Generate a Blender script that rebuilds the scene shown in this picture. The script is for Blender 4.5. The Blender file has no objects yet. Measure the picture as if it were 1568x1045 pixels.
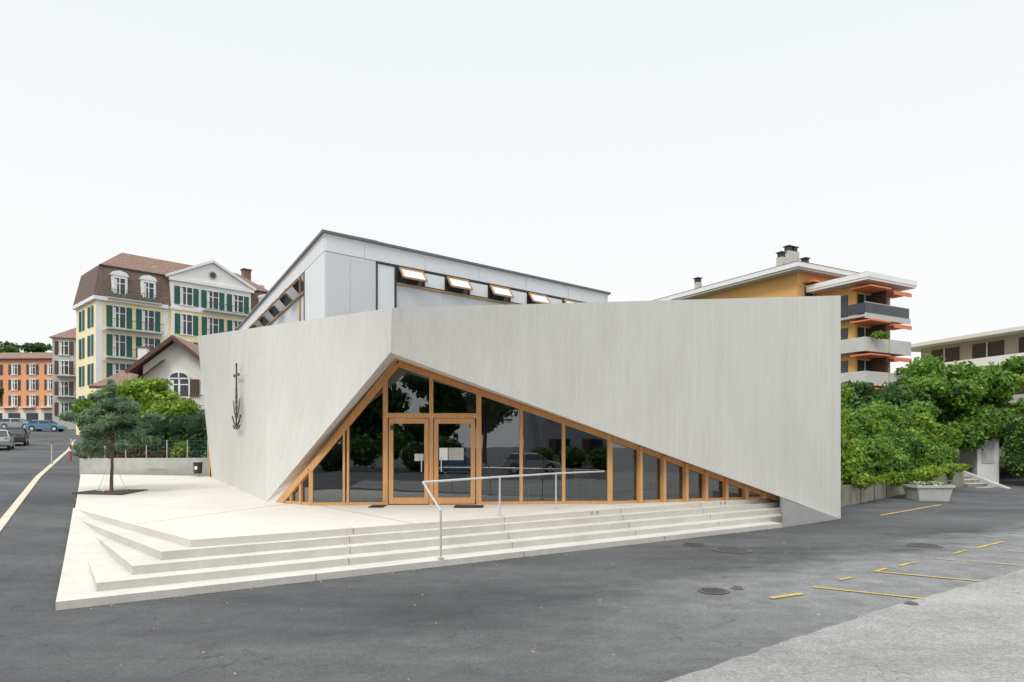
import bpy, math, random
import numpy as np
from mathutils import Vector
random.seed(4); rng=np.random.default_rng(7)
scene=bpy.context.scene

# ------------------------------------------------------------------ materials
def M(name,col,rough=.8,var=.12,scale=3.,bump=0.,bscale=60.,stretch=(1,1,1),metal=0.,col2=None,fine=0.,spec=.5):
    m=bpy.data.materials.new(name); m.use_nodes=True; nt=m.node_tree; N=nt.nodes; L=nt.links
    b=N['Principled BSDF']; b.inputs['Roughness'].default_value=rough; b.inputs['Metallic'].default_value=metal
    b.inputs['Specular IOR Level'].default_value=spec
    tc=N.new('ShaderNodeTexCoord'); mp=N.new('ShaderNodeMapping'); mp.inputs['Scale'].default_value=stretch
    L.new(tc.outputs['Object'],mp.inputs[0])
    n=N.new('ShaderNodeTexNoise'); n.inputs['Scale'].default_value=scale; n.inputs['Detail'].default_value=5; n.inputs['Roughness'].default_value=.6
    L.new(mp.outputs[0],n.inputs['Vector'])
    r=N.new('ShaderNodeValToRGB'); r.color_ramp.elements[0].position=.3; r.color_ramp.elements[1].position=.7
    c2=col2 or tuple(min(1,c*(1+var)) for c in col)
    r.color_ramp.elements[0].color=(*[c*(1-var) for c in col],1) ; r.color_ramp.elements[1].color=(*c2,1)
    L.new(n.outputs['Fac'],r.inputs[0]); out=r.outputs[0]
    if fine>0:
        n2=N.new('ShaderNodeTexNoise'); n2.inputs['Scale'].default_value=bscale; n2.inputs['Detail'].default_value=3
        L.new(tc.outputs['Object'],n2.inputs['Vector'])
        mr=N.new('ShaderNodeMapRange'); mr.inputs[1].default_value=.3; mr.inputs[2].default_value=.7; mr.inputs[3].default_value=1-fine; mr.inputs[4].default_value=1+fine
        L.new(n2.outputs['Fac'],mr.inputs[0])
        v=N.new('ShaderNodeVectorMath'); v.operation='SCALE'; L.new(out,v.inputs[0]); L.new(mr.outputs[0],v.inputs['Scale']); out=v.outputs[0]
    L.new(out,b.inputs['Base Color'])
    if bump>0:
        n3=N.new('ShaderNodeTexNoise'); n3.inputs['Scale'].default_value=bscale; n3.inputs['Detail'].default_value=3
        L.new(mp.outputs[0],n3.inputs['Vector'])
        bp=N.new('ShaderNodeBump'); bp.inputs['Strength'].default_value=bump; bp.inputs['Distance'].default_value=.02
        L.new(n3.outputs['Fac'],bp.inputs['Height']); L.new(bp.outputs[0],b.inputs['Normal'])
    return m

def weathered(name,col,layers,bump=.3,bd=.015,pw=(.93,1.0,1.12)):
    m=bpy.data.materials.new(name);m.use_nodes=True
    nt=m.node_tree;N=nt.nodes;L=nt.links;b=N['Principled BSDF'];b.inputs['Roughness'].default_value=.88;b.inputs['Specular IOR Level'].default_value=.3
    tc=N.new('ShaderNodeTexCoord');cur=None
    for scale,st,lo,hi,det in layers:
        mp=N.new('ShaderNodeMapping'); mp.inputs['Scale'].default_value=st; L.new(tc.outputs['Object'],mp.inputs[0])
        n=N.new('ShaderNodeTexNoise'); n.inputs['Scale'].default_value=scale; n.inputs['Detail'].default_value=det; n.inputs['Roughness'].default_value=.6
        L.new(mp.outputs[0],n.inputs['Vector'])
        mr=N.new('ShaderNodeMapRange'); mr.inputs[1].default_value=.32; mr.inputs[2].default_value=.68; mr.inputs[3].default_value=lo; mr.inputs[4].default_value=hi
        L.new(n.outputs['Fac'],mr.inputs[0]); o=mr.outputs[0]
        if cur is None: cur=o
        else:
            m1=N.new('ShaderNodeMath');m1.operation='MULTIPLY';L.new(cur,m1.inputs[0]);L.new(o,m1.inputs[1]);cur=m1.outputs[0]
    g=N.new('ShaderNodeCombineColor')
    for i,p in enumerate(pw):
        q=N.new('ShaderNodeMath');q.operation='POWER';L.new(cur,q.inputs[0]);q.inputs[1].default_value=p
        s=N.new('ShaderNodeMath');s.operation='MULTIPLY';L.new(q.outputs[0],s.inputs[0]);s.inputs[1].default_value=col[i];L.new(s.outputs[0],g.inputs[i])
    L.new(g.outputs[0],b.inputs['Base Color'])
    bp=N.new('ShaderNodeBump');bp.inputs['Strength'].default_value=bump;bp.inputs['Distance'].default_value=bd
    L.new(cur,bp.inputs['Height']);L.new(bp.outputs[0],b.inputs['Normal'])
    return m

def leafmat(name,dark,light,sc=.8):
    m=bpy.data.materials.new(name); m.use_nodes=True; nt=m.node_tree;N=nt.nodes;L=nt.links
    b=N['Principled BSDF'];b.inputs['Roughness'].default_value=.5;b.inputs['Specular IOR Level'].default_value=.35
    g=N.new('ShaderNodeNewGeometry'); tc=N.new('ShaderNodeTexCoord')
    n=N.new('ShaderNodeTexNoise');n.inputs['Scale'].default_value=sc;n.inputs['Detail'].default_value=3;L.new(tc.outputs['Object'],n.inputs['Vector'])
    a=N.new('ShaderNodeMath');a.operation='MULTIPLY_ADD';a.inputs[1].default_value=.55;L.new(g.outputs['Random Per Island'],a.inputs[0])
    mr=N.new('ShaderNodeMapRange');mr.inputs[1].default_value=.35;mr.inputs[2].default_value=.65;mr.inputs[3].default_value=0;mr.inputs[4].default_value=.45
    L.new(n.outputs['Fac'],mr.inputs[0]);L.new(mr.outputs[0],a.inputs[2])
    r=N.new('ShaderNodeValToRGB');r.color_ramp.elements[0].color=(*dark,1);r.color_ramp.elements[1].color=(*light,1)
    L.new(a.outputs[0],r.inputs[0]);L.new(r.outputs[0],b.inputs['Base Color'])
    tr=N.new('ShaderNodeBsdfTranslucent');L.new(r.outputs[0],tr.inputs[0])
    mx=N.new('ShaderNodeMixShader');mx.inputs[0].default_value=.35;L.new(b.outputs[0],mx.inputs[1]);L.new(tr.outputs[0],mx.inputs[2])
    L.new(mx.outputs[0],N['Material Output'].inputs['Surface'])
    return m

def glassmat(name,tint=.5,ior=1.55):
    m=bpy.data.materials.new(name);m.use_nodes=True;nt=m.node_tree;N=nt.nodes;L=nt.links
    N.remove(N['Principled BSDF'])
    f=N.new('ShaderNodeFresnel');f.inputs['IOR'].default_value=ior
    gl=N.new('ShaderNodeBsdfGlossy');gl.inputs['Roughness'].default_value=.0;gl.inputs['Color'].default_value=(.92,.96,1,1)
    t=N.new('ShaderNodeBsdfTransparent');t.inputs[0].default_value=(tint,tint*1.02,tint*1.03,1)
    mx=N.new('ShaderNodeMixShader');ad=N.new('ShaderNodeMath');ad.operation='MULTIPLY_ADD';ad.inputs[1].default_value=2.0;ad.inputs[2].default_value=.08
    tc=N.new('ShaderNodeTexCoord');n=N.new('ShaderNodeTexNoise');n.inputs['Scale'].default_value=.7;L.new(tc.outputs['Object'],n.inputs['Vector'])
    bp=N.new('ShaderNodeBump');bp.inputs['Strength'].default_value=.05;bp.inputs['Distance'].default_value=.05;L.new(n.outputs['Fac'],bp.inputs['Height']);L.new(bp.outputs[0],gl.inputs['Normal'])
    L.new(f.outputs[0],ad.inputs[0]);L.new(ad.outputs[0],mx.inputs[0]);L.new(t.outputs[0],mx.inputs[1]);L.new(gl.outputs[0],mx.inputs[2])
    L.new(mx.outputs[0],N['Material Output'].inputs['Surface'])
    return m

m_conc=weathered('board_marked_concrete',(.60,.588,.555),[(9,(1,1,.012),.965,1.025,2),(26,(1,1,.025),.96,1.03,3),(1.3,(1,1,.35),.97,1.025,6),(55,(1,1,.12),.955,1.03,3),(3.5,(1,1,.08),.98,1.02,5)],.35,.012)
m_step=weathered('step_concrete',(.575,.55,.50),[(1.1,(1,1,1),.91,1.05,6),(40,(1,1,1),.93,1.05,3),(5,(1,1,.4),.95,1.03,5)],.2,.008)
m_joint=M('step_joint',(.22,.20,.17),var=.1)
m_terr=weathered('terrace_concrete',(.62,.58,.52),[(.6,(1,1,1),.93,1.04,6),(60,(1,1,1),.91,1.06,3),(6,(1,1,1),.96,1.03,5)],.2,.008)
m_plinth=M('plinth_concrete',(.38,.38,.365),rough=.9,var=.08,scale=2,bump=.1)
m_wood=M('larch_timber',(.58,.31,.125),rough=.45,var=.16,scale=5,stretch=(6,6,.6),bump=.05)
m_wood2=M('dark_timber',(.42,.24,.10),rough=.5,var=.16,scale=5,stretch=(6,6,.6))
m_glass=glassmat('window_glass')
m_dglass=M('dark_window_glass',(.035,.045,.055),rough=.08,var=.3,scale=.6)
m_steel=M('stainless_steel',(.66,.66,.66),rough=.35,metal=.6,var=.03)
m_panel=M('fibre_panel',(.62,.63,.65),rough=.5,var=.03,scale=.6,fine=.03,bscale=14)
m_panel2=M('pale_panel',(.74,.75,.765),rough=.45,var=.02,scale=.6)
m_dark=M('dark_metal',(.035,.035,.035),rough=.5,var=.1)
m_bronze=M('bronze_emblem',(.085,.075,.06),rough=.45,var=.15,metal=.3)
m_roofm=M('roof_edge_metal',(.13,.14,.15),rough=.45,var=.1)
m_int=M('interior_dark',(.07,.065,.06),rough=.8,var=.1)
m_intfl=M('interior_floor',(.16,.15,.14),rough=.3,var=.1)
m_white=M('white_paint',(.80,.80,.78),rough=.6,var=.03)
m_cream=M('cream_render',(.90,.79,.50),var=.04,scale=.4)
m_offw=M('offwhite_render',(.76,.74,.68),var=.04,scale=.4)
m_greyr=M('grey_render',(.30,.32,.35),var=.06,scale=.4)
m_stone=M('facade_stone',(.48,.48,.43),var=.08,scale=.6)
m_shut=M('green_shutter',(.015,.10,.08),rough=.6,var=.1)
m_brsh=M('brown_shutter',(.10,.05,.035),rough=.6,var=.1)
m_tile=M('roof_tiles',(.21,.125,.095),rough=.85,var=.25,scale=2.5,fine=.25,bscale=9)
m_slate=M('mansard_tiles',(.15,.10,.08),rough=.85,var=.25,scale=3,fine=.2,bscale=9)
m_salmon=M('salmon_render',(.76,.36,.19),var=.06,scale=.3)
m_orange=M('ochre_render',(.74,.43,.14),var=.05,scale=.3)
m_awn=M('orange_awning',(.72,.22,.10),var=.08)
m_balc=M('balcony_parapet',(.52,.52,.49),var=.08,scale=.8)
m_greyb=M('greybrown_cladding',(.42,.41,.33),var=.08,scale=.8)
m_bark=M('bark',(.17,.10,.07),rough=.95,var=.35,scale=8,bump=.6,bscale=14,stretch=(1,1,.3))
m_retw=weathered('retaining_wall',(.36,.34,.27),[(1.6,(1,1,.5),.55,1.2,6),(20,(1,1,1),.85,1.12,4)],.4,.02)
m_pots=M('planter_concrete',(.46,.46,.43),rough=.9,var=.12,scale=3,bump=.2)
m_kerb=M('granite_kerb',(.56,.50,.38),rough=.85,var=.12,scale=2,fine=.08)
m_soil=M('soil',(.06,.045,.03),rough=1,var=.3,scale=6)
m_yel=M('yellow_road_paint',(.62,.43,.08),rough=.85,var=.15,scale=5,col2=(.42,.31,.11),fine=.3,bscale=40)
m_iron=M('cast_iron',(.075,.07,.065),rough=.6,var=.2,scale=10,bump=.4,bscale=40)
m_rub=M('tyre_rubber',(.02,.02,.02),rough=.8,var=.1)
m_blue=M('blue_car_paint',(.10,.22,.36),rough=.25,var=.02)
m_silver=M('silver_car_paint',(.35,.37,.38),rough=.25,var=.02,metal=.4)
m_red=M('red_plastic',(.5,.05,.03),rough=.4,var=.05)
m_lamp=M('car_lamp',(.6,.6,.58),rough=.2,var=.02)

def asphalt(name,dark,light,speck=.3,strip=None):
    m=bpy.data.materials.new(name);m.use_nodes=True;nt=m.node_tree;N=nt.nodes;L=nt.links
    b=N['Principled BSDF'];b.inputs['Roughness'].default_value=.85;b.inputs['Specular IOR Level'].default_value=.35
    tc=N.new('ShaderNodeTexCoord')
    def nz(s,d,r=.6,st=None):
        n=N.new('ShaderNodeTexNoise');n.inputs['Scale'].default_value=s;n.inputs['Detail'].default_value=d;n.inputs['Roughness'].default_value=r
        if st:
            mp=N.new('ShaderNodeMapping');mp.inputs['Scale'].default_value=st;mp.inputs['Rotation'].default_value=(0,0,-.6);L.new(tc.outputs['Object'],mp.inputs[0]);L.new(mp.outputs[0],n.inputs['Vector'])
        else: L.new(tc.outputs['Object'],n.inputs['Vector'])
        return n.outputs['Fac']
    def mrng(x,a,b_,c,d):
        q=N.new('ShaderNodeMapRange');q.inputs[1].default_value=a;q.inputs[2].default_value=b_;q.inputs[3].default_value=c;q.inputs[4].default_value=d;L.new(x,q.inputs[0]);return q.outputs[0]
    def mul(x,y,op='MULTIPLY'):
        q=N.new('ShaderNodeMath');q.operation=op;L.new(x,q.inputs[0])
        if isinstance(y,float): q.inputs[1].default_value=y
        else: L.new(y,q.inputs[1])
        return q.outputs[0]
    r=N.new('ShaderNodeValToRGB');r.color_ramp.elements[0].position=.38;r.color_ramp.elements[1].position=.66
    r.color_ramp.elements[0].color=(*dark,1);r.color_ramp.elements[1].color=(*light,1);L.new(nz(.35,7,.66,(.5,1.4,1)),r.inputs[0]);col=r.outputs[0]
    if strip:
        dp=N.new('ShaderNodeVectorMath');dp.operation='DOT_PRODUCT';dp.inputs[1].default_value=(-.563,.827,0);L.new(tc.outputs['Object'],dp.inputs[0])
        dq=N.new('ShaderNodeVectorMath');dq.operation='DOT_PRODUCT';dq.inputs[1].default_value=(.827,.563,0);L.new(tc.outputs['Object'],dq.inputs[0])
        q0=-5.89*-.563+8.81*.827; p0=-5.89*.827+8.81*.563
        nn=mrng(nz(.9,7,.7,(.5,1.2,1)),.3,.7,-1.0,1.0)
        qq=mul(dp.outputs['Value'],nn,'ADD')
        f1=mrng(qq,q0-2.8,q0-4.4,0,1); f2=mrng(mul(dq.outputs['Value'],nn,'ADD'),p0+4.0,p0+9.0,.2,1)
        fm=mul(mul(f1,f2),mrng(nz(1.8,6,.7),.35,.65,.55,1.0))
        mx=N.new('ShaderNodeMix');mx.data_type='RGBA';L.new(fm,mx.inputs[0]);L.new(col,mx.inputs[6]);mx.inputs[7].default_value=(*strip,1);col=mx.outputs[2]
    s1=nz(70,3,.8);s2=nz(18,4,.75);s3=nz(2.4,6,.7)
    mm=mul(mul(mrng(s1,.3,.72,1-speck,1+speck),mrng(s2,.32,.68,1-speck*.6,1+speck*.6)),mrng(s3,.3,.7,.84,1.14))
    vo=N.new('ShaderNodeTexVoronoi');vo.inputs['Scale'].default_value=26;L.new(tc.outputs['Object'],vo.inputs['Vector'])
    mm=mul(mm,mrng(vo.outputs['Distance'],.05,.25,1.8,1.0))
    vc=N.new('ShaderNodeTexVoronoi');vc.feature='DISTANCE_TO_EDGE';vc.inputs['Scale'].default_value=.22
    nv=N.new('ShaderNodeTexNoise');nv.inputs['Scale'].default_value=1.4;nv.inputs['Detail'].default_value=3;L.new(tc.outputs['Object'],nv.inputs['Vector'])
    va=N.new('ShaderNodeVectorMath');va.operation='MULTIPLY_ADD';L.new(nv.outputs['Color'],va.inputs[0]);va.inputs[1].default_value=(1.6,1.6,1.6);L.new(tc.outputs['Object'],va.inputs[2]);L.new(va.outputs[0],vc.inputs['Vector'])
    mm=mul(mm,mrng(vc.outputs['Distance'],.0,.0035,.65,1.0))
    v=N.new('ShaderNodeVectorMath');v.operation='SCALE';L.new(col,v.inputs[0]);L.new(mm,v.inputs['Scale'])
    L.new(v.outputs[0],b.inputs['Base Color'])
    bp=N.new('ShaderNodeBump');bp.inputs['Strength'].default_value=.8;bp.inputs['Distance'].default_value=.02;L.new(s1,bp.inputs['Height']);L.new(bp.outputs[0],b.inputs['Normal'])
    return m
m_asph=asphalt('asphalt',(.060,.060,.064),(.118,.117,.119),strip=(.26,.26,.255))
m_asph2=asphalt('worn_light_asphalt',(.27,.265,.255),(.39,.38,.365),speck=.36)

m_lf_hedge=leafmat('ivy_leaves',(.025,.085,.01),(.24,.42,.055))
m_lf_lite=leafmat('bright_leaves',(.07,.16,.012),(.40,.54,.07))
m_lf_dark=leafmat('dark_leaves',(.015,.05,.014),(.10,.20,.045))
m_lf_pine=leafmat('pine_needles',(.07,.13,.07),(.27,.37,.21),sc=1.6)
m_lf_red=leafmat('russet_leaves',(.06,.02,.01),(.24,.10,.04))
m_flower=M('white_flowers',(.75,.72,.7),var=.1)
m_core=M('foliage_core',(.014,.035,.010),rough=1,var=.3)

# ------------------------------------------------------------------ builders
def mkobj(name,verts,faces,mat,parent=None,smooth=False):
    me=bpy.data.meshes.new(name); me.from_pydata([tuple(v) for v in verts],[],faces); me.materials.append(mat); me.validate(); me.update()
    if smooth:
        for p in me.polygons: p.use_smooth=True
    o=bpy.data.objects.new(name,me); scene.collection.objects.link(o)
    if parent: o.parent=parent
    return o
class B:
    def __init__(s,name,loc=(0,0,0),rot=0.):
        s.e=bpy.data.objects.new(name,None); scene.collection.objects.link(s.e); s.e.location=loc; s.e.rotation_euler=(0,0,rot); s.e.empty_display_size=.2
        s.p={}
    def add(s,part,mat,vs,fs):
        k=(part,mat.name)
        if k not in s.p: s.p[k]=([],[],mat)
        V,F,_=s.p[k]; n=len(V); V.extend([tuple(v) for v in vs]); F.extend([tuple(i+n for i in f) for f in fs])
    def box(s,part,mat,x0,x1,y0,y1,z0,z1):
        s.add(part,mat,[(x0,y0,z0),(x1,y0,z0),(x1,y1,z0),(x0,y1,z0),(x0,y0,z1),(x1,y0,z1),(x1,y1,z1),(x0,y1,z1)],
              [(0,3,2,1),(4,5,6,7),(0,1,5,4),(1,2,6,5),(2,3,7,6),(3,0,4,7)])
    def prism(s,part,mat,poly,z0,z1):
        n=len(poly); zt=z1 if isinstance(z1,(list,tuple)) else [z1]*n
        vs=[(x,y,z0) for x,y in poly]+[(p[0],p[1],z) for p,z in zip(poly,zt)]
        s.add(part,mat,vs,[tuple(range(n-1,-1,-1)),tuple(range(n,2*n))]+[(i,(i+1)%n,n+(i+1)%n,n+i) for i in range(n)])
    def profile(s,part,mat,poly,y0,y1):
        n=len(poly); vs=[(x,y0,z) for x,z in poly]+[(x,y1,z) for x,z in poly]
        s.add(part,mat,vs,[tuple(range(n)),tuple(range(2*n-1,n-1,-1))]+[(i,n+i,n+(i+1)%n,(i+1)%n) for i in range(n)])
    def beam(s,part,mat,p,q,w,h,up=(0,0,1)):
        p=Vector(p);q=Vector(q);d=(q-p).normalized();u=Vector(up);sd=d.cross(u)
        if sd.length<1e-4: sd=d.cross(Vector((1,0,0)))
        sd.normalize();u=sd.cross(d).normalized()
        vs=[]
        for c in (p,q):
            for a,b in ((-1,-1),(1,-1),(1,1),(-1,1)): vs.append(c+sd*a*w/2+u*b*h/2)
        s.add(part,mat,vs,[(3,2,1,0),(4,5,6,7),(0,1,5,4),(1,2,6,5),(2,3,7,6),(3,0,4,7)])
    def tube(s,part,mat,p,q,r0,r1=None,n=10):
        r1=r0 if r1 is None else r1
        p=Vector(p);q=Vector(q);d=(q-p).normalized();a=d.orthogonal().normalized();b=d.cross(a)
        vs=[p+(a*math.cos(2*math.pi*i/n)+b*math.sin(2*math.pi*i/n))*r0 for i in range(n)]+[q+(a*math.cos(2*math.pi*i/n)+b*math.sin(2*math.pi*i/n))*r1 for i in range(n)]
        s.add(part,mat,vs,[(i,(i+1)%n,n+(i+1)%n,n+i) for i in range(n)]+[tuple(range(n-1,-1,-1)),tuple(range(n,2*n))])
    def done(s):
        for (part,_),(V,F,mat) in s.p.items(): mkobj(part,V,F,mat,s.e)
        return s.e

def leaves(name,blobs,n,size,mat,parent=None,shell=.55,aspect=1.5,core=True,seed=0,jit=.12):
    r=np.random.default_rng(seed+11)
    bl=np.array(blobs,float); wgt=(bl[:,3]*bl[:,4]+bl[:,4]*bl[:,5]+bl[:,3]*bl[:,5]); wgt/=wgt.sum()
    idx=r.choice(len(bl),n,p=wgt); c=bl[idx,:3]; R=bl[idx,3:6]
    d=r.normal(size=(n,3)); d/=np.linalg.norm(d,axis=1,keepdims=True)
    lump=1+.16*np.sin(d[:,0]*7+idx)*np.cos(d[:,2]*6+idx*2)+.10*np.sin(d[:,1]*13+idx)
    rad=(shell+(1-shell)*r.random(n)**.6)*lump+r.normal(size=n)*jit*.4
    pos=c+d*R*rad[:,None]
    nrm=d*.6+r.normal(size=(n,3))*.6; nrm/=np.linalg.norm(nrm,axis=1,keepdims=True)
    a=np.cross(nrm,r.normal(size=(n,3))); a/=np.linalg.norm(a,axis=1,keepdims=True); b=np.cross(nrm,a)
    sz=size*(.55+.9*r.random(n))[:,None]
    wd_=.42 if aspect<2 else .22
    v=np.stack([pos-a*sz*aspect*.5,pos+b*sz*wd_,pos+a*sz*aspect*.5,pos-b*sz*wd_],1).reshape(-1,3)
    me=bpy.data.meshes.new(name); me.vertices.add(4*n); me.vertices.foreach_set('co',v.ravel()); me.loops.add(4*n); me.loops.foreach_set('vertex_index',np.arange(4*n,dtype=np.int32))
    me.polygons.add(n); me.polygons.foreach_set('loop_start',np.arange(0,4*n,4,dtype=np.int32)); me.update(calc_edges=True); me.validate()
    me.materials.append(mat); o=bpy.data.objects.new(name,me); scene.collection.objects.link(o); o.parent=parent
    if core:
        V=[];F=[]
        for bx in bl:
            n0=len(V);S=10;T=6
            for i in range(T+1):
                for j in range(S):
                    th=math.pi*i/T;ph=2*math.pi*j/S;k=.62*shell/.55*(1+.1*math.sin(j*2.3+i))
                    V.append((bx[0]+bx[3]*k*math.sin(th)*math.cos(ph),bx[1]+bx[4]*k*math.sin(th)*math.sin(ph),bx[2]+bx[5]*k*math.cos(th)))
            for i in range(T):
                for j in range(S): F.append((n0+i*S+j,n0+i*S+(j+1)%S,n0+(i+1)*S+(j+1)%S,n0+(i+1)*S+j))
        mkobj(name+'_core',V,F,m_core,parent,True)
    return o
def tree(name,x,y,z,h,tr,blobs,n,size,mat,seed=0,aspect=1.5,core=False,shell=.3,lean=(0,0)):
    t=B(name,(x,y,z)); r=random.Random(seed)
    segs=6; prev=Vector((0,0,-.1))
    for i in range(1,segs+1):
        f=i/segs; q=Vector((lean[0]*f+r.uniform(-.04,.04)*h*.15,lean[1]*f+r.uniform(-.04,.04)*h*.15,h*.72*f))
        t.tube('trunk',m_bark,prev,q,tr*(1-.75*(i-1)/segs),tr*(1-.75*i/segs)); prev=q
    for b in blobs:
        z0=max(h*.2,min(h*.65,b[2]-b[5]*1.1)); f=z0/(h*.72)
        t.tube('limbs',m_bark,(lean[0]*f,lean[1]*f,z0),(b[0]*.85,b[1]*.85,b[2]),tr*.35,tr*.08,6)
    e=t.done(); leaves('crown',blobs,n,size,mat,e,shell,aspect,core,seed); return e

# ------------------------------------------------------------------ terrain (slopes up towards the back left)
K0=np.array((-5.89,8.81)); PD=np.array((.827,.563)); QD=np.array((-.563,.827))
def qof(x,y): return float(np.dot(np.array((x,y))-K0,QD))
QB=[-400,0,19,52,99,140,900]; ZB=[0,0,.95,1.67,3.9,5.8,6.0]
def gz(x,y): return float(np.interp(qof(x,y),QB,ZB))
V=[];F=[]
for q,z in zip(QB,ZB):
    for p in (-900,900):
        c=K0+PD*p+QD*q; V.append((c[0],c[1],z))
for i in range(len(QB)-1): F.append((2*i,2*i+1,2*i+3,2*i+2))
mkobj('ground',V,F,m_asph)
def sheet(name,pts,mat,dz,wob=0,seed=1):
    r=random.Random(seed);P=[]
    for i,(a,b) in enumerate(zip(pts,pts[1:]+pts[:1])):
        L=math.dist(a,b);k=max(1,int(L/.12)) if wob and L<25 else 1
        for j in range(k):
            t=j/k;P.append((a[0]+(b[0]-a[0])*t+r.uniform(-wob,wob),a[1]+(b[1]-a[1])*t+r.uniform(-wob,wob)))
    return mkobj(name,[(x,y,gz(x,y)+dz) for x,y in P],[tuple(range(len(P)))],mat)
sheet('worn_asphalt',[(1.39,6.16),(4.65,8.74),(8.78,11.7),(20,20.2),(34,16),(30,-6),(-6,-6),(-6,.2)],m_asph2,.006,.022,5)
def stripe(pts,w,mat,name,dz=.012,nseg=1,broken=0,seed=2):
    r=random.Random(seed);V=[];F=[]
    (x0,y0),(x1,y1)=pts;L=math.dist(pts[0],pts[1]);d=((x1-x0)/L,(y1-y0)/L);n=(-d[1],d[0]);k=max(1,int(L/.06))
    for i in range(k+1):
        t=i/k;wl=w/2*(1+(r.uniform(-.3,.15) if broken else 0));wr=w/2*(1+(r.uniform(-.3,.15) if broken else 0))
        x=x0+(x1-x0)*t;y=y0+(y1-y0)*t
        V+=[(x+n[0]*wl,y+n[1]*wl,gz(x,y)+dz),(x-n[0]*wr,y-n[1]*wr,gz(x,y)+dz)]
    for i in range(k):
        if broken and r.random()<broken: continue
        F.append((2*i,2*i+1,2*i+3,2*i+2))
    return mkobj(name,V,F,mat)
for i,(a,b,w,br) in enumerate([((3.59,9.48),(4.15,9.77),.10,.04),((4.50,10.22),(5.70,9.44),.085,.03),((5.15,10.75),(5.45,10.95),.07,.12),((6.08,11.46),(7.30,10.64),.08,.06),
   ((6.08,11.46),(6.45,11.75),.08,.1),((6.8,12.0),(7.28,12.35),.08,.12),((7.9,12.75),(9.1,11.95),.06,.2),((9.5,14.0),(10.8,14.98),.09,.08),((11.0,20.4),(14.85,23.65),.11,.08),((8.6,13.3),(9.1,13.7),.08,.2),((9.5,14.0),(10.8,13.1),.05,.3)]):
    stripe([a,b],w,m_yel,'parking_line',.012,broken=br,seed=i)
def disc(name,x,y,r,mat,dz=.016,n=28):
    z=gz(x,y)+dz; b=B(name,(x,y,z))
    b.add('cover',mat,[(r*math.cos(2*math.pi*i/n),r*math.sin(2*math.pi*i/n),0) for i in range(n)],[tuple(range(n))])
    V=[];F=[]
    for i in range(n):
        a=2*math.pi*i/n; V+=[(r*math.cos(a),r*math.sin(a),0.001),(r*1.12*math.cos(a),r*1.12*math.sin(a),-.006)]
        F.append((2*i,2*i+1,(2*i+3)%(2*n),(2*i+2)%(2*n)))
    b.add('frame',m_iron,V,F)
    for k in range(-3,4):
        h=math.sqrt(max(0,r*r-(k*r/4)**2))*.85; b.box('ribs',m_iron,-h,h,k*r/4-.008,k*r/4+.008,.001,.005)
    b.done()
disc('manhole_cover',4.46,13.8,.36,m_iron); disc('manhole_cover',3.87,14.5,.22,m_iron); disc('manhole_cover',2.93,9.94,.2,m_iron); disc('manhole_cover',8.7,14.4,.3,m_iron); disc('valve_cover',3.35,10.15,.09,m_pots)
disc('valve_cover',5.35,9.15,.08,m_pots,.02)
# fallen leaves and grit gathered at the step kerb
r2=random.Random(77);V=[];F=[]
for i in range(260):
    t=r2.random()*15.5;o=-.02-abs(r2.gauss(0,.10)) if i<170 else -r2.random()*6
    x,y=K0+PD*t+QD*o;a=r2.uniform(0,6.28);s=r2.uniform(.008,.024);n=len(V)
    z=.016
    V+=[(x+s*math.cos(a),y+s*math.sin(a),z),(x-s*.5*math.sin(a),y+s*.5*math.cos(a),z+.006),(x-s*math.cos(a),y-s*math.sin(a),z),(x+s*.5*math.sin(a),y-s*.5*math.cos(a),z+.004)];F.append((n,n+1,n+2,n+3))
mkobj('fallen_leaves',V,F,m_kerb)

# ------------------------------------------------------------------ street on the left
ED=np.array((-.522,.853))
def edge(q): return (K0[0]+ED[0]*q,K0[1]+ED[1]*q)
def strip_poly(name,x0y0,x1y1,w,h,mat,n=14):
    (x0,y0),(x1,y1)=x0y0,x1y1;L=math.dist(x0y0,x1y1);nx,ny=-(y1-y0)/L*w/2,(x1-x0)/L*w/2;V=[];F=[]
    for i in range(n+1):
        t=i/n;x=x0+(x1-x0)*t;y=y0+(y1-y0)*t
        for sx,z in ((1,-.1),(1,h),(-1,h),(-1,-.1)): V.append((x+nx*sx,y+ny*sx,gz(x+nx*sx,y+ny*sx)+z))
    for i in range(n):
        for k in range(3): a=4*i+k; F.append((a,a+1,a+5,a+4))
    F.append((0,1,2,3))
    return mkobj(name,V,F,mat)
strip_poly('street_kerb',(-5.0,4.85),(-44,68.7),.17,.025,m_kerb,60)
strip_poly('pavement_kerb',(-19.0,30.6),(-37,60.0),.15,.10,m_kerb,40)
stripe([(-15.3,12.2),(-52,72)],.12,m_white,'road_marking',.006,broken=.15)

# ------------------------------------------------------------------ steps + terrace
def zs(q): return .11+.038*q+.0028*q*q if q<8.36 else .622+.04*(q-8.36)
st=B('terrace_steps')
def isect(S):
    A0=np.array((6.95,17.55));D=np.array((.36,.93));Mx=np.array([PD,-D]).T; t=np.linalg.solve(Mx,A0-np.array(S)); r=np.array(S)+PD*t[0]; return (float(r[0]),float(r[1]))
rows=[0,.2,.45,.45,1.2,2,3,4,5,6,7,8,8.6]
V=[];F=[]
prev=None
for k,q in enumerate(rows):
    W=15.53 if k<3 else 4.5
    if k==3: prev=None
    x,y=edge(q); xr,yr=x+PD[0]*W,y+PD[1]*W
    n=len(V); V+=[(x,y,zs(q)),(xr,yr,zs(q)),(x,y,gz(x,y)-.15)]
    if prev is not None: F.append((prev,prev+1,n+1,n)); F.append((prev+2,prev,n,n+2))
    prev=n
n=len(V); V+=[(K0[0],K0[1],-.15),(K0[0]+PD[0]*15.53,K0[1]+PD[1]*15.53,-.15)]; F.append((n,n+1,1,0))
st.add('base_slab',m_step,V,F)
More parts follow.
